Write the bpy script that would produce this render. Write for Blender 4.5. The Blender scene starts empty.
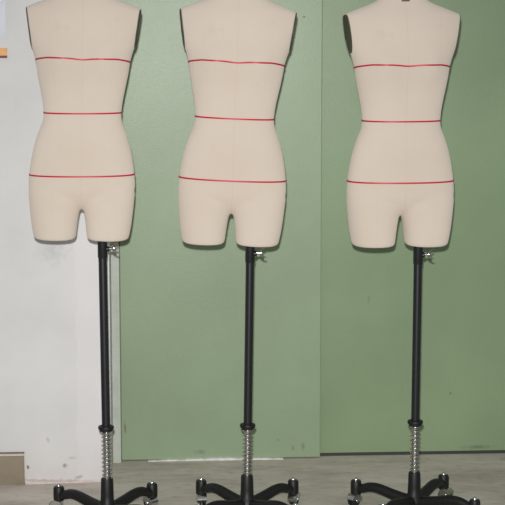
import bpy, bmesh, math, random
from mathutils import Vector, Matrix, Euler
from mathutils.bvhtree import BVHTree

random.seed(4)
S = bpy.context.scene
COL = S.collection
PI = math.pi
R = math.radians

# ------------------------------------------------------------------ camera
F_PX, PITCH, CAM = 1700.0, R(7.8), Vector((0.0, -5.5, 1.65))
cd = bpy.data.cameras.new('camera')
cd.sensor_width = 36.0
cd.lens = F_PX * 36.0 / 505.0
cam = bpy.data.objects.new('camera', cd)
COL.objects.link(cam)
cam.location = CAM
cam.rotation_euler = (PI / 2 - PITCH, 0, 0)
S.camera = cam
CR = cam.rotation_euler.to_matrix()


def ray(px, py):
    return CR @ Vector(((px - 252.5) / F_PX, -(py - 252.5) / F_PX, -1.0))


def at_y(px, py, Y):
    """world point of a photo pixel on the vertical plane y = Y"""
    d = ray(px, py)
    return CAM + d * ((Y - CAM.y) / d.y)


WYAW = R(3.6)          # the back wall recedes to the right
WDIR = Vector((math.cos(WYAW), math.sin(WYAW), 0))
WNOR = Vector((math.sin(WYAW), -math.cos(WYAW), 0))
P0 = Vector((0, 0.775, 0))       # a point on the face of the left door


def on_wall(px, py, off=0.0):
    d = ray(px, py)
    p0 = P0 + WNOR * off
    t = (p0 - CAM).dot(WNOR) / d.dot(WNOR)
    return CAM + d * t


def wu(p):                        # wall coordinates (along, up)
    return (p - P0).dot(WDIR), p.z


# ------------------------------------------------------------------ helpers
def obj(name, bm, mat, parent=None, smooth=False):
    me = bpy.data.meshes.new(name)
    bmesh.ops.recalc_face_normals(bm, faces=bm.faces)
    bm.to_mesh(me)
    bm.free()
    if smooth:
        for p in me.polygons:
            p.use_smooth = True
    me.materials.append(mat)
    o = bpy.data.objects.new(name, me)
    COL.objects.link(o)
    if parent:
        o.parent = parent
    return o


def smooth_angle(o, deg=40):
    me = o.data
    for p in me.polygons:
        p.use_smooth = True
    me.set_sharp_from_angle(angle=R(deg))


def tag(o, label, cat, group=None, kind=None):
    if label:
        o['label'] = label
    if cat:
        o['category'] = cat
    if group:
        o['group'] = group
    if kind:
        o['kind'] = kind
    return o


def add_box(bm, x0, x1, y0, y1, z0, z1, M=None):
    vs = [bm.verts.new(Vector((x, y, z))) for x in (x0, x1) for y in (y0, y1) for z in (z0, z1)]
    if M:
        for v in vs:
            v.co = M @ v.co
    f = lambda *i: bm.faces.new([vs[k] for k in i])
    fs = [f(0, 1, 3, 2), f(4, 6, 7, 5), f(0, 4, 5, 1), f(2, 3, 7, 6), f(0, 2, 6, 4), f(1, 5, 7, 3)]
    return vs, fs


def add_lathe(bm, prof, n=28, M=None):
    """prof: (radius, z) from bottom to top, closed at both ends"""
    rings = []
    for r, z in prof:
        if r < 1e-6:
            v = bm.verts.new((0, 0, z))
            rings.append([v])
        else:
            rings.append([bm.verts.new((r * math.cos(2 * PI * k / n), r * math.sin(2 * PI * k / n), z)) for k in range(n)])
    for a, b in zip(rings, rings[1:]):
        for k in range(n):
            k2 = (k + 1) % n
            if len(a) == 1 and len(b) == 1:
                continue
            if len(a) == 1:
                bm.faces.new((a[0], b[k2], b[k]))
            elif len(b) == 1:
                bm.faces.new((a[k], a[k2], b[0]))
            else:
                bm.faces.new((a[k], a[k2], b[k2], b[k]))
    for rg in (rings[0], rings[-1]):
        if len(rg) > 1:
            bm.faces.new(rg)
    if M:
        for rg in rings:
            for v in rg:
                v.co = M @ v.co


def add_tube(bm, pts, rad, n=10, closed=False):
    """round tube along a polyline; rad a number, or one (ra, rb) per point"""
    rings = []
    N = len(pts)
    up0 = Vector((0, 0, 1))
    for i, p in enumerate(pts):
        t = (pts[min(i + 1, N - 1)] - pts[max(i - 1, 0)]).normalized()
        s = t.cross(up0)
        if s.length < 1e-4:
            s = Vector((1, 0, 0))
        s.normalize()
        u = s.cross(t).normalized()
        ra, rb = rad[i] if isinstance(rad, list) else (rad, rad)
        rings.append([bm.verts.new(p + s * ra * math.cos(2 * PI * k / n) + u * rb * math.sin(2 * PI * k / n)) for k in range(n)])
    for a, b in zip(rings, rings[1:]):
        for k in range(n):
            bm.faces.new((a[k], a[(k + 1) % n], b[(k + 1) % n], b[k]))
    bm.faces.new(rings[0])
    bm.faces.new(rings[-1])


def lerp_table(tab, x):
    if x <= tab[0][0]:
        return tab[0][1]
    for (a, va), (b, vb) in zip(tab, tab[1:]):
        if x <= b:
            return va + (vb - va) * (x - a) / (b - a)
    return tab[-1][1]


def smooth_table(tab, x):
    """Catmull-Rom through a table"""
    n = len(tab)
    if x <= tab[0][0]:
        return tab[0][1]
    if x >= tab[-1][0]:
        return tab[-1][1]
    for i in range(n - 1):
        x0, v0 = tab[i]
        x1, v1 = tab[i + 1]
        if x <= x1:
            m0 = (v1 - tab[i - 1][1]) / (x1 - tab[i - 1][0]) if i else (v1 - v0) / (x1 - x0)
            m1 = (tab[i + 2][1] - v0) / (tab[i + 2][0] - x0) if i + 2 < n else (v1 - v0) / (x1 - x0)
            h = x1 - x0
            t = (x - x0) / h
            return ((2 * t**3 - 3 * t**2 + 1) * v0 + (t**3 - 2 * t**2 + t) * h * m0
                    + (-2 * t**3 + 3 * t**2) * v1 + (t**3 - t**2) * h * m1)


# ------------------------------------------------------------------ materials
def lin(c):
    return tuple(((v / 255) / 12.92 if v / 255 <= 0.04045 else ((v / 255 + 0.055) / 1.055) ** 2.4) for v in c) + (1.0,)


class NT:
    def __init__(self, name):
        self.m = bpy.data.materials.new(name)
        self.m.use_nodes = True
        self.t = self.m.node_tree
        self.b = self.t.nodes['Principled BSDF']

    def n(self, typ, **kw):
        nd = self.t.nodes.new(typ)
        for k, v in kw.items():
            setattr(nd, k, v)
        return nd

    def l(self, a, b):
        self.t.links.new(a, b)

    def coords(self):
        return self.n('ShaderNodeTexCoord').outputs['Object']

    def noise(self, scale, detail=4, rough=0.55, vec=None, stretch=None):
        v = vec or self.coords()
        if stretch:
            mp = self.n('ShaderNodeMapping')
            mp.inputs['Scale'].default_value = stretch
            self.l(v, mp.inputs['Vector'])
            v = mp.outputs['Vector']
        nz = self.n('ShaderNodeTexNoise')
        nz.inputs['Scale'].default_value = scale
        nz.inputs['Detail'].default_value = detail
        nz.inputs['Roughness'].default_value = rough
        self.l(v, nz.inputs['Vector'])
        return nz.outputs['Fac']

    def ramp(self, fac, stops):
        r = self.n('ShaderNodeValToRGB')
        while len(r.color_ramp.elements) < len(stops):
            r.color_ramp.elements.new(0.5)
        for e, (p, c) in zip(r.color_ramp.elements, stops):
            e.position = p
            e.color = c if len(c) == 4 else (*c, 1)
        self.l(fac, r.inputs['Fac'])
        return r.outputs['Color']

    def mix(self, fac, a, b, mode='MIX'):
        m = self.n('ShaderNodeMix', data_type='RGBA', blend_type=mode)
        if isinstance(fac, (int, float)):
            m.inputs[0].default_value = fac
        else:
            self.l(fac, m.inputs[0])
        for s, v in ((m.inputs[6], a), (m.inputs[7], b)):
            if isinstance(v, tuple):
                s.default_value = v
            else:
                self.l(v, s)
        return m.outputs[2]

    def math(self, op, a, b=None, c=None, clamp=False):
        m = self.n('ShaderNodeMath', operation=op, use_clamp=clamp)
        for i, v in enumerate((a, b, c)):
            if v is None:
                continue
            if isinstance(v, (int, float)):
                m.inputs[i].default_value = v
            else:
                self.l(v, m.inputs[i])
        return m.outputs[0]

    def bump(self, fac, strength, dist):
        b = self.n('ShaderNodeBump')
        b.inputs['Strength'].default_value = strength
        b.inputs['Distance'].default_value = dist
        self.l(fac, b.inputs['Height'])
        self.l(b.outputs['Normal'], self.b.inputs['Normal'])

    def spots(self, col, spots, coord='u'):
        """stains and chips: (u, z, ru, rz, colour, strength) in object space x / z"""
        sp = self.n('ShaderNodeSeparateXYZ')
        self.l(self.coords(), sp.inputs[0])
        wob = self.noise(60, 3)
        for u, z, ru, rz, c, s in spots:
            dx = self.math('DIVIDE', self.math('SUBTRACT', sp.outputs['X'], u), ru)
            dz = self.math('DIVIDE', self.math('SUBTRACT', sp.outputs['Z'], z), rz)
            d = self.math('SQRT', self.math('ADD', self.math('MULTIPLY', dx, dx), self.math('MULTIPLY', dz, dz)))
            d = self.math('ADD', d, self.math('MULTIPLY', self.math('SUBTRACT', wob, 0.5), 1.6))
            k = self.math('MULTIPLY', self.math('SUBTRACT', 1.0, d, clamp=True), s * 1.6, clamp=True)
            col = self.mix(k, col, c)
        return col

    def set(self, base=None, rough=0.5, metal=0.0, spec=0.5):
        if base is not None:
            if isinstance(base, tuple):
                self.b.inputs['Base Color'].default_value = base
            else:
                self.l(base, self.b.inputs['Base Color'])
        self.b.inputs['Roughness'].default_value = rough
        self.b.inputs['Metallic'].default_value = metal
        self.b.inputs['Specular IOR Level'].default_value = spec
        return self.m


def simple(name, c, rough=0.5, metal=0.0, spec=0.5, nscale=120, var=0.12, bump=0.0):
    t = NT(name)
    a = lin(c)
    lo = tuple(v * (1 - var) for v in a[:3]) + (1,)
    hi = tuple(min(1, v * (1 + var)) for v in a[:3]) + (1,)
    nz = t.noise(nscale, 3)
    t.set(t.ramp(nz, [(0.3, lo), (0.7, hi)]), rough, metal, spec)
    if bump:
        t.bump(nz, bump, 0.0006)
    return t.m


M_POLE = simple('black_painted_steel', (24, 25, 29), 0.38, 0.0, 0.5, 90, 0.15)
M_PLASTIC = simple('black_plastic', (20, 20, 20), 0.5, 0.0, 0.4, 150, 0.2, 0.1)
M_CHROME = simple('chrome', (205, 205, 202), 0.2, 1.0, 0.5, 60, 0.05)
M_SPRING = simple('spring_steel', (190, 188, 182), 0.25, 1.0, 0.5, 200, 0.1)
M_TAPE = simple('red_tape', (192, 24, 54), 0.45, 0.0, 0.4, 300, 0.1)
M_WHEEL = simple('caster_tyre', (30, 30, 31), 0.5, 0, 0.4, 90, 0.2)
M_LABEL = simple('dark_label', (92, 84, 76), 0.5, 0, 0.4, 200, 0.2)
M_CAP = simple('neck_wood', (120, 92, 62), 0.4, 0, 0.4, 40, 0.2)


def torso_material():
    t = NT('beige_linen')
    co = t.coords()
    fine = t.noise(900, 2, 0.6, co)
    wv1 = t.n('ShaderNodeTexWave', wave_type='BANDS', bands_direction='X')
    wv1.inputs['Scale'].default_value = 330
    wv1.inputs['Distortion'].default_value = 1.0
    wv2 = t.n('ShaderNodeTexWave', wave_type='BANDS', bands_direction='Z')
    wv2.inputs['Scale'].default_value = 330
    wv2.inputs['Distortion'].default_value = 1.0
    t.l(co, wv1.inputs['Vector'])
    t.l(co, wv2.inputs['Vector'])
    weave = t.math('ADD', t.math('ADD', wv1.outputs['Fac'], wv2.outputs['Fac']), fine)
    big = t.noise(5, 3, 0.5, co)
    col = t.ramp(big, [(0.3, lin((211, 198, 184))), (0.7, lin((217, 205, 192)))])
    col = t.mix(t.math('MULTIPLY', t.math('SUBTRACT', 1.0, fine), 0.12), col, lin((190, 170, 148)))
    # sewn seams of the cover: the centre front and back, and the princess lines
    sp = t.n('ShaderNodeSeparateXYZ')
    t.l(co, sp.inputs[0])
    ax = t.math('ABSOLUTE', sp.outputs['X'])
    fc = t.n('ShaderNodeFloatCurve')
    cv = fc.mapping.curves[0]
    pts = [(0.0, 0.085), (0.2, 0.090), (0.42, 0.066), (0.60, 0.085), (0.75, 0.10), (1.0, 0.11)]
    cv.points[0].location = pts[0]
    cv.points[1].location = pts[-1]
    for p in pts[1:-1]:
        cv.points.new(*p)
    fc.mapping.update()
    t.l(t.math('DIVIDE', sp.outputs['Z'], 0.80), fc.inputs['Value'])
    dp = t.math('ABSOLUTE', t.math('SUBTRACT', ax, fc.outputs['Value']))
    s1 = t.math('SUBTRACT', 1.0, t.math('DIVIDE', ax, 0.0014), clamp=True)
    s2 = t.math('SUBTRACT', 1.0, t.math('DIVIDE', dp, 0.0014), clamp=True)
    seam = t.math('MAXIMUM', s1, t.math('MULTIPLY', s2, 0.35))
    col = t.mix(t.math('MULTIPLY', seam, 0.16), col, lin((150, 130, 108)))
    # small pin marks and smudges
    sm = t.noise(14, 4, 0.6, co)
    col = t.mix(t.math('MULTIPLY', t.math('SUBTRACT', sm, 0.66, clamp=True), 0.9, clamp=True), col, lin((150, 132, 112)))
    t.set(col, 0.85, 0, 0.2)
    t.b.inputs['Diffuse Roughness'].default_value = 0.45
    t.b.inputs['Sheen Weight'].default_value = 0.08
    t.b.inputs['Sheen Roughness'].default_value = 0.5
    t.bump(t.math('SUBTRACT', weave, t.math('MULTIPLY', seam, 2.0)), 0.12, 0.0006)
    return t.m


M_TORSO = torso_material()


def plate_material():
    t = NT('dark_armhole_board')
    nz = t.noise(22, 5, 0.7, None, (1, 4, 0.6))
    t.set(t.ramp(nz, [(0.35, lin((58, 60, 50))), (0.62, lin((104, 102, 88)))]), 0.45, 0, 0.4)
    return t.m


M_PLATE = plate_material()

# ------------------------------------------------------------------ torso
# profile measured on the left form: photo row -> half width in photo pixels
YREF, XREF = -0.06, 82.0
PXM = (at_y(XREF + 1, 120, YREF) - at_y(XREF, 120, YREF)).x      # metres per pixel at that depth
ZB = at_y(XREF, 238, YREF).z


def zrow(py):
    return at_y(XREF, py, YREF).z - ZB


OUT = [(-40, 17), (-30, 17), (-20, 17.5), (-13, 19.5), (-8, 22.8), (-4, 29), (0, 39), (4, 49.3), (8, 57.8), (13, 60), (25, 58.4), (40, 53.4),
       (50, 49.6), (60, 47), (70, 45.6), (80, 43.8), (100, 40), (113, 38.7), (121, 39.5), (130, 43), (140, 46.4), (150, 49), (163, 51.3),
       (175, 52.8), (188, 53.4), (200, 52.6), (220, 50.6), (230, 49), (238, 47.3)]
FRONT = [(-40, .055), (-20, .052), (-12, .050), (-6, .052), (0, .060), (8, .074), (20, .088), (40, .102), (56, .108), (70, .103), (90, .090),
         (113, .080), (130, .086), (150, .094), (175, .098), (190, .096), (205, .093), (238, .082)]
BACK = [(-40, .052), (-20, .056), (-10, .066), (0, .084), (10, .098), (25, .106), (45, .103), (65, .094), (90, .082), (113, .076), (130, .085),
        (150, .103), (175, .120), (190, .118), (205, .106), (238, .086)]


def section(hw, f, b, ex, n=72, cx=0.0, cy=0.0, bust=0.0):
    pts = []
    for k in range(n):
        a = 2 * PI * k / n
        c, s = math.cos(a), math.sin(a)
        x = hw * math.copysign(abs(c) ** (2 / ex), c)
        y = math.copysign(abs(s) ** (2 / ex), s) * (b if s > 0 else f)
        if bust and s < 0:
            for sg in (-1, 1):
                y -= bust * math.exp(-((x - sg * 0.078) / 0.045) ** 2) * (-s)
        pts.append((x + cx, y + cy))
    return pts


def loft(bm, secs):
    rings = [[bm.verts.new((x, y, z)) for x, y in pts] for z, pts in secs]
    n = len(rings[0])
    for a, b in zip(rings, rings[1:]):
        for k in range(n):
            bm.faces.new((a[k], a[(k + 1) % n], b[(k + 1) % n], b[k]))
    bm.faces.new(rings[0])
    bm.faces.new(rings[-1])


def build_torso():
    bm = bmesh.new()
    secs = []
    py = 187.0
    secs.append((zrow(207.8), section(8 * PXM, .014, .030, 2)))
    secs.append((zrow(206.4), section(16 * PXM, .034, .055, 2)))
    secs.append((zrow(204), section(25 * PXM, .053, .078, 2)))
    secs.append((zrow(200.5), section(34 * PXM, .070, .096, 2)))
    secs.append((zrow(196), section(44 * PXM, .083, .108, 2.1)))
    secs.append((zrow(191.5), section(50.5 * PXM, .091, .115, 2.2)))
    while py >= -36:
        bust = 0.022 * math.exp(-((py - 58) / 17) ** 2)
        ex = 2.3 if py > -6 else 2.0
        secs.append((zrow(py), section(smooth_table(OUT, py) * PXM, smooth_table(FRONT, py), smooth_table(BACK, py), ex, bust=bust)))
        py -= 3
    loft(bm, secs)
    for sg in (-1, 1):
        secs = []
        for py in (238, 237.2, 234, 230, 224, 218, 212, 207, 202, 197, 191, 186, 180):
            out = smooth_table(OUT, py) - (1.6 if py == 238 else 0)
            inn = lerp_table([(182, -2), (195, -1.5), (204, 0.5), (207, 1.6), (212, 2.4), (220, 3.7), (237.5, 5.6), (238, 7.0)], py)
            if py < 191:
                out -= (191 - py) * 0.35
            hw = (out - inn) / 2
            f, b = smooth_table(FRONT, py), smooth_table(BACK, py)
            if py < 200:
                f, b = f - (200 - py) * .0009, b - (200 - py) * .0009
            if py == 238:
                f, b = f - .005, b - .005
            secs.append((zrow(py), section(hw * PXM, f, b, 2.25, cx=sg * (out + inn) / 2 * PXM)))
        loft(bm, secs)
    bmesh.ops.recalc_face_normals(bm, faces=bm.faces)
    me = bpy.data.meshes.new('tmp')
    bm.to_mesh(me)
    bm.free()
    tmp = bpy.data.objects.new('tmp', me)
    COL.objects.link(tmp)
    rm = tmp.modifiers.new('r', 'REMESH')
    rm.mode = 'VOXEL'
    rm.voxel_size = 0.0042
    sm = tmp.modifiers.new('s', 'SMOOTH')
    sm.factor = 0.5
    sm.iterations = 18
    dg = bpy.context.evaluated_depsgraph_get()
    res = bpy.data.meshes.new_from_object(tmp.evaluated_get(dg))
    bpy.data.objects.remove(tmp)
    bm = bmesh.new()
    bm.from_mesh(res)
    # cut the two armholes flat; the plates close them
    plates = []
    zt, zl = zrow(6), zrow(46)
    xt, xl = 56.3 * PXM, 51.0 * PXM
    for sg in (-1, 1):
        p = Vector((sg * xt, 0, zt))
        q = Vector((sg * xl, 0, zl))
        down = (q - p).normalized()
        fwd = Vector((-sg * math.sin(R(4.5)), -math.cos(R(4.5)), 0))   # in plan the front is a little narrower
        nor = down.cross(fwd).normalized()
        if nor.x * sg < 0:
            nor = -nor
        # only the armhole region is cut
        geom_f = [f for f in bm.faces if f.calc_center_median().z > zrow(58) and f.calc_center_median().x * sg > 0.1]
        vs = {v for f in geom_f for v in f.verts}
        es = {e for f in geom_f for e in f.edges}
        bmesh.ops.bisect_plane(bm, geom=list(vs) + list(es) + geom_f, plane_co=(p + q) / 2, plane_no=nor, clear_outer=True, dist=1e-6)
        be = [e for e in bm.edges if e.is_boundary]
        loop = []
        e0 = be[0]
        v = e0.verts[0]
        start = v
        used = set()
        cur = v
        while True:
            loop.append(cur.co.copy())
            nx = [e for e in cur.link_edges if e.is_boundary and e not in used]
            if not nx:
                break
            used.add(nx[0])
            cur = nx[0].other_vert(cur)
            if cur is start:
                break
        bmesh.ops.holes_fill(bm, edges=be, sides=0)
        plates.append((loop, nor))
    me2 = bpy.data.meshes.new('torso')
    bm.normal_update()
    bm.to_mesh(me2)
    bvh = BVHTree.FromBMesh(bm)
    bm.free()
    for p in me2.polygons:
        p.use_smooth = True
    me2.set_sharp_from_angle(angle=R(50))
    me2.materials.append(M_TORSO)
    return me2, plates, bvh


TORSO_ME, PLATES, BVH = build_torso()


def ring_tape(zf, halfw=0.0024):
    """tape around the torso: zf(x) gives the height on the front, kept level at the back"""
    bm = bmesh.new()
    n = 150
    rows = []
    for k in range(n):
        a = 2 * PI * k / n
        d = Vector((math.cos(a), math.sin(a), 0))
        # find the surface point first, then the tape height there
        z = zf(d.x * 0.15, a)
        h = BVH.ray_cast(Vector((0, 0, z)) + d * 0.5, -d)
        z = zf(h[0].x, a)
        row = []
        for dz, off in ((halfw, -.0006), (halfw, .0016), (-halfw, .0016), (-halfw, -.0006)):
            h = BVH.ray_cast(Vector((0, 0, z + dz)) + d * 0.5, -d)
            row.append(h[0] + d * off)
        rows.append(row)
    # even out the pull of the tape
    for _ in range(2):
        rows = [[(rows[i - 1][j] + rows[i][j] * 2 + rows[(i + 1) % n][j]) / 4 for j in range(4)] for i in range(n)]
    vs = [[bm.verts.new(p) for p in row] for row in rows]
    for i in range(n):
        a, b = vs[i], vs[(i + 1) % n]
        for j in range(4):
            bm.faces.new((a[j], a[(j + 1) % 4], b[(j + 1) % 4], b[j]))
    return bm


def plate_bm(loop, nor):
    bm = bmesh.new()
    c = sum(loop, Vector()) / len(loop)
    prof = [(0.985, -0.002), (0.985, 0.0022), (0.90, 0.0034), (0.86, 0.0012), (0.3, 0.0012)]
    n = len(loop)
    rings = [[bm.verts.new(c + (p - c) * s + nor * o) for p in loop] for s, o in prof]
    for a, b in zip(rings, rings[1:]):
        for k in range(n):
            bm.faces.new((a[k], a[(k + 1) % n], b[(k + 1) % n], b[k]))
    bm.faces.new(rings[0])
    bm.faces.new(rings[-1])
    return bm


# ------------------------------------------------------------------ stand parts (shared meshes)
def leg_mesh():
    bm = bmesh.new()
    pts, rad = [], []
    prof = [(0.012, .050), (0.05, .055), (0.09, .063), (0.125, .071), (0.15, .074), (0.172, .072), (0.188, .067), (0.202, .063), (0.215, .061)]
    for i, (x, z) in enumerate(prof):
        pts.append(Vector((x, 0, z)))
        t = i / (len(prof) - 1)
        rad.append((0.0200 - 0.006 * t, 0.0195 - 0.005 * t))
    # finer
    fp, fr = [], []
    for i in range(41):
        u = i / 40 * (len(prof) - 1)
        j = min(int(u), len(prof) - 2)
        w = u - j
        tabx = [(k, p.x) for k, p in enumerate(pts)]
        tabz = [(k, p.z) for k, p in enumerate(pts)]
        fp.append(Vector((smooth_table(tabx, u), 0, smooth_table(tabz, u))))
        fr.append(tuple(rad[j][q] * (1 - w) + rad[j + 1][q] * w for q in (0, 1)))
    add_tube(bm, fp, fr, 14)
    add_lathe(bm, [(0.0150, .040), (0.0182, .043), (0.0186, .060), (0.0182, .084), (0.0155, .0895), (0.006, .0895), (0, .0895)], 22,
              Matrix.Translation((0.2225, 0, 0)))
    return bm


def add_arc_hood(bm, r, w, a0, a1, th=0.0016, n=18):
    """chrome fender over the wheel, about the y axis"""
    rows = []
    for i in range(n + 1):
        a = a0 + (a1 - a0) * i / n
        c, s = math.cos(a), math.sin(a)
        rows.append([bm.verts.new((rr * c, yy, rr * s)) for rr, yy in ((r, -w), (r + th, -w), (r + th, w), (r, w))])
    for a, b in zip(rows, rows[1:]):
        for j in range(4):
            bm.faces.new((a[j], a[(j + 1) % 4], b[(j + 1) % 4], b[j]))
    bm.faces.new(rows[0])
    bm.faces.new(rows[-1])


def fork_bm():
    bm = bmesh.new()
    add_arc_hood(bm, 0.0225, 0.0155, R(15), R(195))
    for sy in (-1, 1):
        # side cheeks of the hood: half discs
        vs0 = [bm.verts.new((0.0240 * math.cos(R(15 + 10 * i)), sy * 0.0155, 0.0240 * math.sin(R(15 + 10 * i)))) for i in range(19)]
        vs1 = [bm.verts.new((v.co.x, sy * 0.0139, v.co.z)) for v in vs0]
        bm.faces.new(vs0)
        bm.faces.new(vs1)
        for i in range(19):
            j = (i + 1) % 19
            bm.faces.new((vs0[i], vs0[j], vs1[j], vs1[i]))
    # swivel neck into the leg socket and hub caps on the axle
    add_lathe(bm, [(0.0105, 0.0), (0.0105, 0.006), (0.007, 0.008), (0.006, 0.016), (0, 0.016)], 18, Matrix.Translation((-0.010, 0, 0.0195)))
    Mx = Matrix.Rotation(PI / 2, 4, 'X')
    add_lathe(bm, [(0.004, -0.0185), (0.006, -0.0165), (0.006, 0.0165), (0.004, 0.0185), (0, .0185)], 16, Mx)
    return bm


def wheel_bm():
    bm = bmesh.new()
    Mx = Matrix.Rotation(PI / 2, 4, 'X')
    for y0, y1 in ((-.0130, -.0025), (.0025, .0130)):
        add_lathe(bm, [(0.006, y0 + .002), (0.014, y0 + .002), (0.0165, y0), (0.0205, y0 + .0015), (0.0215, y0 + .004), (0.0215, y1 - .004),
                       (0.0205, y1 - .0015), (0.0165, y1), (0.014, y1 - .002), (0.006, y1 - .002)], 26, Mx)
    add_lathe(bm, [(0.0055, -.0122), (0.0055, .0122)], 14, Mx)
    return bm


def tip_bm():
    bm = bmesh.new()
    add_lathe(bm, [(0.0075, .0885), (0.0075, .0915), (0.0062, .0960), (0.0038, .0990), (0, .0998)], 16)
    return bm


def mesh_of(bm, name, mat, deg=40):
    o = obj(name, bm, mat)
    smooth_angle(o, deg)
    me = o.data
    bpy.data.objects.remove(o)
    return me


LEG_ME = mesh_of(leg_mesh(), 'leg', M_PLASTIC)
FORK_ME = mesh_of(fork_bm(), 'caster_fork', M_CHROME)
WHEEL_ME = mesh_of(wheel_bm(), 'caster_wheel', M_WHEEL)
TIP_ME = mesh_of(tip_bm(), 'stem_tip', M_CHROME)


def link(name, me, parent):
    o = bpy.data.objects.new(name, me)
    COL.objects.link(o)
    o.parent = parent
    return o


def dress_form(label, Y, hub_px, hub_py, pole_px, collar_py, cx_px, bottom_py, scale, tilt, yaw, leg0, tapes):
    base = at_y(hub_px, hub_py, Y)
    root = bpy.data.objects.new('dress_form', None)
    COL.objects.link(root)
    root.empty_display_size = 0.1
    root.location = (base.x, Y, 0)
    tag(root, label, 'dress form', 'dress forms standing in a row')
    hz = base.z                                   # top of the hub
    top = at_y(pole_px, bottom_py - 2, Y)
    coll = at_y(hub_px + (pole_px - hub_px) * 0.2, collar_py, Y)
    # torso --------------------------------------------------------
    t = link('torso', TORSO_ME, root)
    cpos = at_y(cx_px, bottom_py, Y)
    t.location = (cpos.x - base.x, 0, cpos.z)
    t.rotation_euler = (0, tilt, yaw)
    t.scale = scale
    for (loop, nor) in PLATES:
        p = obj('armhole_plate', plate_bm(loop, nor), M_PLATE, t)
        smooth_angle(p, 30)
        p['label'] = 'dark oval plate closing the armhole'
    for i, zf in enumerate(tapes):
        o = obj('tape_line', ring_tape(zf), M_TAPE, t)
        smooth_angle(o, 50)
        o['label'] = 'thin red tape around the ' + ('bust', 'waist', 'hips')[i]
    # neck cap and small printed label below it
    bm = bmesh.new()
    add_lathe(bm, [(0.050, 0), (0.053, .004), (0.053, .012), (0.046, .020), (0.020, .026), (0.012, .030), (0.012, .042), (0.017, .050),
                   (0.016, .060), (0.008, .066), (0, .067)], 36, Matrix.Translation((0, -.002, zrow(-36))))
    smooth_angle(obj('neck_cap', bm, M_CAP, t), 35)
    bm = bmesh.new()
    g = []
    for i in range(9):
        x = (-4 + i) / 4 * 0.0125
        col = []
        for z in (zrow(-5.4), zrow(-9)):
            h = BVH.ray_cast(Vector((x, -0.5, z)), Vector((0, 1, 0)))
            col.append(h[0] + Vector((0, -.0012, 0)))
        g.append(col)
    gv = [[bm.verts.new(p) for p in c] for c in g]
    for a, b in zip(gv, gv[1:]):
        bm.faces.new((a[0], b[0], b[1], a[1]))
    obj('neck_label', bm, M_LABEL, t)['label'] = 'small dark label at the neck base'
    # pole -----------------------------------------------------------
    o3 = Vector((base.x, Y, 0))
    P = lambda z: (coll + (top - coll) * ((z - coll.z) / (top.z - coll.z))) - o3
    bm = bmesh.new()
    add_tube(bm, [P(coll.z), P(top.z + 0.10)], 0.0137, 24)
    smooth_angle(obj('pole', bm, M_POLE, root))
    bm = bmesh.new()
    zt = top.z
    add_tube(bm, [P(zt - 0.070), P(zt - 0.066), P(zt + 0.05)], [(0.0145, 0.0145), (0.0158, 0.0158), (0.0158, 0.0158)], 24)
    a = P(zt - 0.042)
    Mx = Matrix.Translation(a) @ Matrix.Rotation(R(84), 4, 'Y')
    add_lathe(bm, [(0.0085, 0.010), (0.0085, 0.0215), (0.006, 0.0225)], 18, Mx)       # threaded boss
    smooth_angle(obj('pole_sleeve', bm, M_POLE, root))
    bm = bmesh.new()
    add_lathe(bm, [(0.0042, 0.018), (0.0042, 0.030), (0.0072, 0.031), (0.0085, 0.037), (0.0065, 0.043), (0, 0.0435)], 16, Mx)
    for sg in (-1, 1):                                                                # wings
        w = [Vector((sg * 0.004, 0, 0.033)), Vector((sg * 0.011, 0, 0.037)), Vector((sg * 0.017, 0, 0.044)), Vector((sg * 0.019, 0, 0.051))]
        Mw = Mx @ Matrix.Rotation(R(25), 4, 'Z')
        add_tube(bm, [Mw @ v for v in w], [(.0036, .0036), (.005, .003), (.0062, .0026), (.0035, .0018)], 10)
    smooth_angle(obj('wing_screw', bm, M_CHROME, root))
    # collar, rod and spring -------------------------------------------
    ax = (P(coll.z) - Vector((0, 0, hz)))
    Mc = Matrix.Translation(P(coll.z))
    bm = bmesh.new()
    add_lathe(bm, [(0.015, -0.012), (0.0215, -0.011), (0.0215, -0.006), (0.0250, -0.005), (0.0262, 0.000), (0.0250, 0.005), (0.0165, 0.0065), (0.0150, 0.009)], 28, Mc)
    smooth_angle(obj('collar', bm, M_PLASTIC, root))
    bm = bmesh.new()
    add_tube(bm, [Vector((0, 0, hz - 0.05)), P(coll.z - 0.004)], 0.0108, 22)
    smooth_angle(obj('inner_rod', bm, M_CHROME, root))
    bm = bmesh.new()
    turns, per = 11, 22
    pts = []
    z0, z1 = hz + 0.002, coll.z - 0.012
    for i in range(turns * per + 1):
        f = i / (turns * per)
        c = Vector((0, 0, z0)).lerp(P(z1), f)
        an = 2 * PI * i / per
        pts.append(c + Vector((math.cos(an) * 0.0150, math.sin(an) * 0.0150, 0)))
    add_tube(bm, pts, 0.0021, 7)
    smooth_angle(obj('spring', bm, M_SPRING, root), 60)
    # hub and legs -------------------------------------------------------
    bm = bmesh.new()
    add_lathe(bm, [(0.020, 0.030), (0.030, 0.034), (0.034, 0.046), (0.034, 0.056), (0.028, 0.068), (0.0225, 0.078), (0.0212, 0.100),
                   (0.0200, hz - 0.004), (0.0185, hz), (0.012, hz)], 30)
    smooth_angle(obj('hub', bm, M_PLASTIC, root), 35)
    for k in range(4):
        lg = link('leg', LEG_ME, root)
        lg.rotation_euler = (0, 0, leg0 + k * PI / 2)
        sw = random.uniform(0, 2 * PI)
        tp = link('stem_tip', TIP_ME, lg)
        tp.location = (0.2225, 0, 0)
        for nm, me in (('caster_fork', FORK_ME), ('caster_wheel', WHEEL_ME)):
            c = link(nm, me, lg)
            c.rotation_euler = (0, 0, sw)
            c.location = (0.2225 + 0.010 * math.cos(sw), 0.010 * math.sin(sw), 0.0215)
    return root


ZBU, ZWA, ZHI = zrow(60), zrow(113.4), zrow(174.6)
tanr = lambda d: math.tan(R(d))


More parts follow.
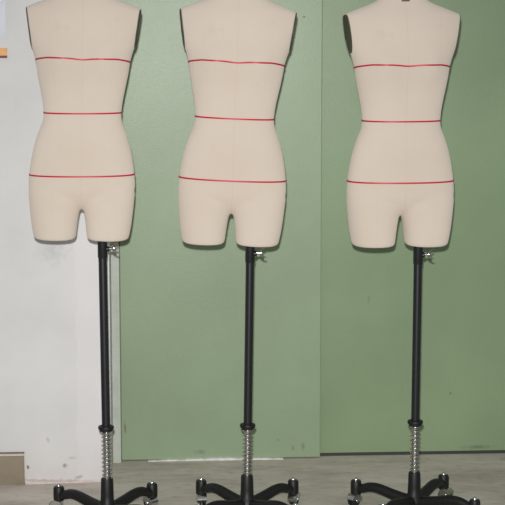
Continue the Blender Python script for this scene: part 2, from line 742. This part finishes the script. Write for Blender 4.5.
def bust_line(k):
    def zf(x, a):
        front = max(0.0, -math.sin(a))
        up = 0.012 * min(1, front * 1.5) - 0.004 * math.exp(-(x / 0.03) ** 2) * front
        return ZBU - 0.003 + up - tanr(k) * x
    return zf


def flat_line(z, k):
    return lambda x, a: z - tanr(k) * x


dress_form('beige dress form with red tape lines in front of the white wall', -0.06, 107, 478, 102.2, 427.5, 81.5, 238.5, (1, 1, 1), R(1.3), R(4),
           R(52), [bust_line(.4), flat_line(ZWA + .005, -1.1), flat_line(ZHI + .0035, -1.2)])
dress_form('middle beige dress form, leaning slightly, before the left green door panel', 0.0, 247, 475, 250.2, 425.5, 230.2, 243.3, (1.032, 1.022, 1.022), R(2.1), R(1),
           R(45), [bust_line(.6), flat_line(ZWA, 0.4), flat_line(ZHI + .003, 0.3)])
dress_form('beige dress form before the right green panel, dark oval armhole plate on view', 0.036, 414.4, 472, 418.2, 422, 399.6, 244.8, (1.035, 1.018, 1.018), R(0), R(6),
           R(57.5), [bust_line(0.2), flat_line(ZWA, 0), flat_line(ZHI + .0035, 0)])

# ------------------------------------------------------------------ setting
WROT = Euler((0, 0, WYAW))


def wall_obj(name, bm, mat, label=None):
    """object whose local x runs along the back wall, y away from the room, z up"""
    o = obj(name, bm, mat)
    o.location = P0
    o.rotation_euler = WROT
    o['kind'] = 'structure'
    return o


def green_paint(name, spots, base=(144, 163, 132), rough=0.33):
    t = NT(name)
    big = t.noise(2.2, 4, 0.5)
    fine = t.noise(75, 4, 0.6)
    peel = t.noise(190, 3, 0.55)
    a = lin(base)
    b_ = tuple(v * 1.10 for v in a[:3]) + (1,)
    c_ = tuple(v * 0.93 for v in a[:3]) + (1,)
    col = t.ramp(big, [(0.3, c_), (0.7, b_)])
    col = t.mix(t.math('MULTIPLY', fine, 0.16), col, tuple(v * 0.8 for v in a[:3]) + (1,))
    col = t.spots(col, spots)
    t.set(col, rough, 0, 0.42)
    t.bump(t.math('ADD', peel, t.math('MULTIPLY', t.noise(420, 2), 0.8)), 0.26, 0.0018)
    return t.m


def uz(px, py, off=0.0):
    return wu(on_wall(px, py, off))


u118 = uz(120, 300)[0]
u321 = uz(321, 300)[0]
SEAM_OFF = -0.030
rust = lin((120, 96, 66))
dark = lin((66, 76, 62))
sp1 = [(*uz(303, 446), .010, .022, rust, .35), (*uz(293, 448), .006, .012, dark, .35), (*uz(304, 17), .008, .006, dark, .7),
       (*uz(125, 428), .006, .030, rust, .6), (*uz(278, 440), .006, .008, rust, .35), (*uz(200, 452), .03, .010, dark, .25)]
sp2 = [(*uz(452, 395), .006, .008, dark, .3), (*uz(370, 300), .005, .02, dark, .2), (*uz(480, 449), .08, .01, dark, .3)]
M_GREEN1 = green_paint('green_gloss_paint', sp1)
M_GREEN2 = green_paint('green_gloss_paint_right', sp2, (135, 156, 121))
M_WALLG = green_paint('green_wall_paint', [], (150, 172, 138))

DOOR_H = 2.55
bm = bmesh.new()
add_box(bm, u118, u321, 0.0, 0.028, 0.004, DOOR_H)
bmesh.ops.bevel(bm, geom=bm.edges[:], offset=0.003, segments=2, affect='EDGES', profile=0.5)
wall_obj('door_1', bm, M_GREEN1)
bm = bmesh.new()
add_box(bm, u321 - 0.06, u321 + 1.35, 0.031, 0.058, 0.012, DOOR_H)
wall_obj('door_2', bm, M_GREEN2)
# wall behind and above the sliding panels
bm = bmesh.new()
add_box(bm, -1.6, u321 + 2.2, 0.062, 0.16, 0.0, 3.0)
add_box(bm, -1.6, u321 + 2.2, -0.012, 0.062, DOOR_H + 0.004, 3.0)
add_box(bm, u321 + 1.352, u321 + 2.2, 0.0, 0.062, 0.0, DOOR_H + 0.004)
wall_obj('wall_back', bm, M_WALLG)


def metal_strip():
    t = NT('aluminium_glint')
    nz = t.noise(30, 4)
    t.set(t.ramp(nz, [(0.35, lin((206, 206, 202))), (0.65, lin((246, 246, 244)))]), 0.3, 0.25, 0.6)
    return t.m


def floor_trim(name, u0, u1, y0, z1, mat):
    bm = bmesh.new()
    add_box(bm, u0, u1, y0, 0.0, 0.0, z1)
    return wall_obj(name, bm, mat)


ua, ub = uz(148, 460)[0], uz(283, 460)[0]  # aluminium floor strip, its flash glint put into the outline and pale colour
bm = bmesh.new()
vs = [bm.verts.new(v) for v in ((ua, -.010, 0), (ub, -.010, 0), (ub, -.010, .003), ((ua + ub) / 2, -.010, .008), (ua, -.010, .002),
                                (ua, 0.002, 0), (ub, 0.002, 0), (ub, 0.002, .004), ((ua + ub) / 2, 0.002, .011), (ua, 0.002, .003))]
bm.faces.new(vs[:5])
bm.faces.new(vs[5:])
for i in range(5):
    j = (i + 1) % 5
    bm.faces.new((vs[i], vs[j], vs[j + 5], vs[i + 5]))
wall_obj('trim_1', bm, metal_strip())
# dark strip under the right panel: the gap's shade put in as colour
bm = bmesh.new()
add_box(bm, u321 + 0.001, u321 + 1.35, 0.030, 0.061, 0.0, 0.0115)
wall_obj('trim_2', bm, simple('gap_shade', (52, 50, 46), 0.6))

# white wall on the left, standing proud of the doors
WOFF = 0.285
uc = uz(109.5, 300, WOFF)[0]
wspots = [(*uz(28, 467, WOFF), .006, .010, lin((96, 88, 84)), .9), (*uz(65, 466, WOFF), .014, .012, lin((150, 132, 126)), .6),
          (*uz(72, 458, WOFF), .02, .008, lin((170, 150, 142)), .22), (*uz(79, 477, WOFF), .016, .008, lin((120, 106, 90)), .4),
          (*uz(48, 440, WOFF), .008, .012, lin((172, 168, 164)), .5), (*uz(52, 250, WOFF), .07, .06, lin((186, 186, 182)), .35),
          (*uz(60, 482, WOFF), .16, .012, lin((178, 150, 138)), .5)]


def white_wall():
    t = NT('white_plaster')
    big = t.noise(3, 4, 0.55)
    fine = t.noise(60, 4, 0.6)
    col = t.ramp(big, [(0.3, lin((213, 212, 211))), (0.7, lin((226, 225, 224)))])
    # older paint on the left, a fresher repainted patch by the corner
    sp = t.n('ShaderNodeSeparateXYZ')
    t.l(t.coords(), sp.inputs[0])
    edge = t.math('ADD', sp.outputs['X'], t.math('MULTIPLY', t.noise(9, 3), 0.05))
    patch = t.math('MULTIPLY', t.math('GREATER_THAN', edge, uz(76, 300, WOFF)[0] + 0.025),
                   t.math('LESS_THAN', sp.outputs['Z'], uz(76, 240, WOFF)[1]))
    col = t.mix(t.math('MULTIPLY', patch, 0.35), col, lin((232, 228, 230)))
    low = t.math('SUBTRACT', 1.0, t.math('DIVIDE', sp.outputs['Z'], 0.16), clamp=True)
    col = t.mix(t.math('MULTIPLY', low, t.math('MULTIPLY', t.noise(24, 5, 0.7), 0.5)), col, lin((196, 176, 168)))
    col = t.spots(col, wspots)
    t.set(col, 0.75, 0, 0.25)
    t.bump(t.math('ADD', fine, t.math('MULTIPLY', t.noise(9, 3), 2)), 0.25, 0.003)
    return t.m


M_WHITE = white_wall()
bm = bmesh.new()
xs = [uc - 1.5]
zb = [0.0]
add_box(bm, uc - 1.5, uc, -WOFF, 0.062, 0.0, 3.0)
bmesh.ops.bevel(bm, geom=[e for e in bm.edges if abs(e.verts[0].co.x - uc) < 1e-5 and abs(e.verts[1].co.x - uc) < 1e-5
                          and abs(e.verts[0].co.y - e.verts[1].co.y) < 1e-5 and e.verts[0].co.y < 0], offset=0.006, segments=3, affect='EDGES')
w = wall_obj('wall_left', bm, M_WHITE)
# plain door frame strip between the white wall and the door
bm = bmesh.new()
add_box(bm, uc + 0.001, u118 - 0.002, -0.022, 0.060, 0.0, DOOR_H)
wall_obj('trim_3', bm, simple('grey_green_frame', (184, 188, 178), 0.5, 0, 0.4, 20, 0.08))

# tan skirting on the far left
ue = uz(24.5, 468, WOFF)[0]
zt = uz(12, 455, WOFF)[1]
bm = bmesh.new()
add_box(bm, uc - 1.5, ue, -WOFF - 0.012, -WOFF - 0.0005, 0.0, zt)
bmesh.ops.bevel(bm, geom=bm.edges[:], offset=0.002, segments=2, affect='EDGES')
bb = wall_obj('baseboard_left', bm, simple('tan_tile', (144, 131, 112), 0.55, 0, 0.4, 12, 0.12))
bm = bmesh.new()
add_box(bm, uc - 1.5, ue - .001, -WOFF - 0.015, -WOFF - 0.0005, zt + .0002, zt + 0.007)
o = wall_obj('trim_4', bm, simple('pale_grout', (206, 198, 186), 0.7))
bm = bmesh.new()
add_box(bm, uc - 1.5, ue + .001, -WOFF - 0.010, -WOFF - 0.0005, zt + .0072, zt + 0.011)
o = wall_obj('trim_5', bm, simple('dark_grout', (122, 110, 100), 0.7))
# rough plaster foot beside it
bm = bmesh.new()
u2 = uz(92, 480, WOFF)[0]
N = 26
top, bot = [], []
rr = random.Random(2)
front = []
for i in range(N + 1):
    f = i / N
    u = ue + 0.004 + (u2 - ue) * f
    d = 0.014 * (1 - f) + 0.003 + rr.uniform(-.002, .002)
    z = 0.006 + 0.012 * (1 - f) ** 2 + rr.uniform(-.003, .003)
    front.append([bm.verts.new((u, -WOFF - d, 0.0)), bm.verts.new((u, -WOFF - d * .8, z * .6)), bm.verts.new((u, -WOFF + .0005, z)), bm.verts.new((u, -WOFF + .0005, 0))])
for a, b in zip(front, front[1:]):
    for j in range(4):
        bm.faces.new((a[j], a[(j + 1) % 4], b[(j + 1) % 4], b[j]))
bm.faces.new(front[0])
bm.faces.new(front[-1])
wall_obj('trim_6', bm, simple('stained_plaster', (214, 200, 194), 0.8, 0, 0.2, 30, 0.12))


def floor_material():
    t = NT('grey_concrete_floor')
    big = t.noise(3.0, 6, 0.62, None, (1, 2.2, 1))
    mid = t.noise(16, 6, 0.7, None, (1, 2.0, 1))
    fine = t.noise(150, 3, 0.6)
    col = t.ramp(big, [(0.32, lin((186, 177, 166))), (0.5, lin((213, 204, 192))), (0.7, lin((231, 222, 210)))])
    col = t.mix(t.math('MULTIPLY', t.math('SUBTRACT', mid, 0.52, clamp=True), 2.6, clamp=True), col, lin((140, 131, 120)))
    col = t.mix(t.math('MULTIPLY', fine, 0.25), col, lin((160, 151, 139)))
    t.set(col, 0.7, 0, 0.3)
    t.bump(t.math('ADD', mid, fine), 0.25, 0.003)
    return t.m


bm = bmesh.new()
add_box(bm, -3.5, 3.5, -7.5, 1.5, -0.1, 0.0)
fl = obj('floor', bm, floor_material())
fl['kind'] = 'structure'

# notice and orange strip at the far left of the white wall
def flat_board(name, x0, y0, x1, y1, off, th, mat, label, cat):
    a = on_wall(x0, y0, off)
    b = on_wall(x1, y1, off)
    ua_, za = wu(a)
    ub_, zb_ = wu(b)
    c = a.lerp(b, 0.5)
    bm = bmesh.new()
    add_box(bm, -(ub_ - ua_) / 2, (ub_ - ua_) / 2, 0, th, -(za - zb_) / 2, (za - zb_) / 2)
    bmesh.ops.bevel(bm, geom=bm.edges[:], offset=min(0.001, th / 3), segments=2, affect='EDGES')
    o = obj(name, bm, mat)
    o.location = c
    o.rotation_euler = WROT
    tag(o, label, cat)
    return o


flat_board('paper_notice', -62, -52, 6, 40, WOFF + .002, .0015, simple('pale_blue_paper', (214, 217, 224), 0.5, 0, 0.4, 9, 0.08),
           'pale bluish paper notice fixed on the white wall at far left', 'notice')
t = NT('orange_wood')
sp_ = t.n('ShaderNodeSeparateXYZ')
t.l(t.coords(), sp_.inputs[0])
grain = t.noise(40, 4, 0.6, None, (0.3, 1, 3))
oc = t.ramp(grain, [(0.3, lin((226, 160, 92))), (0.7, lin((244, 186, 118)))])
oc = t.mix(t.math('LESS_THAN', sp_.outputs['Z'], -0.009), oc, lin((104, 56, 36)))
t.set(oc, 0.5, 0, 0.4)
flat_board('wooden_strip', -58, 48, 7, 58, WOFF + .012, .0115, t.m, 'orange strip with a dark lower edge on the white wall, under the notice', 'strip')

# ------------------------------------------------------------------ light
fl_ = bpy.data.lights.new('camera_flash', 'SPOT')
fl_.spot_size = R(40)
fl_.spot_blend = 1.0
fl_.shadow_soft_size = 0.025
fl_.energy = 960
fl_.color = (1.0, 0.99, 0.975)
fo = bpy.data.objects.new('camera_flash', fl_)
COL.objects.link(fo)
fo.location = CAM + Vector((-0.025, 0.0, 0.125))
fo.rotation_euler = (Vector((-0.05, 0.4, 0.80)) - fo.location).to_track_quat('-Z', 'Y').to_euler()

W = bpy.data.worlds.new('world')
S.world = W
W.use_nodes = True
bg = W.node_tree.nodes['Background']
bg.inputs['Color'].default_value = (0.93, 0.97, 1.0, 1)
bg.inputs['Strength'].default_value = 0.30

S.view_settings.view_transform = 'Standard'
S.view_settings.look = 'None'
S.view_settings.exposure = 0
S.view_settings.gamma = 1
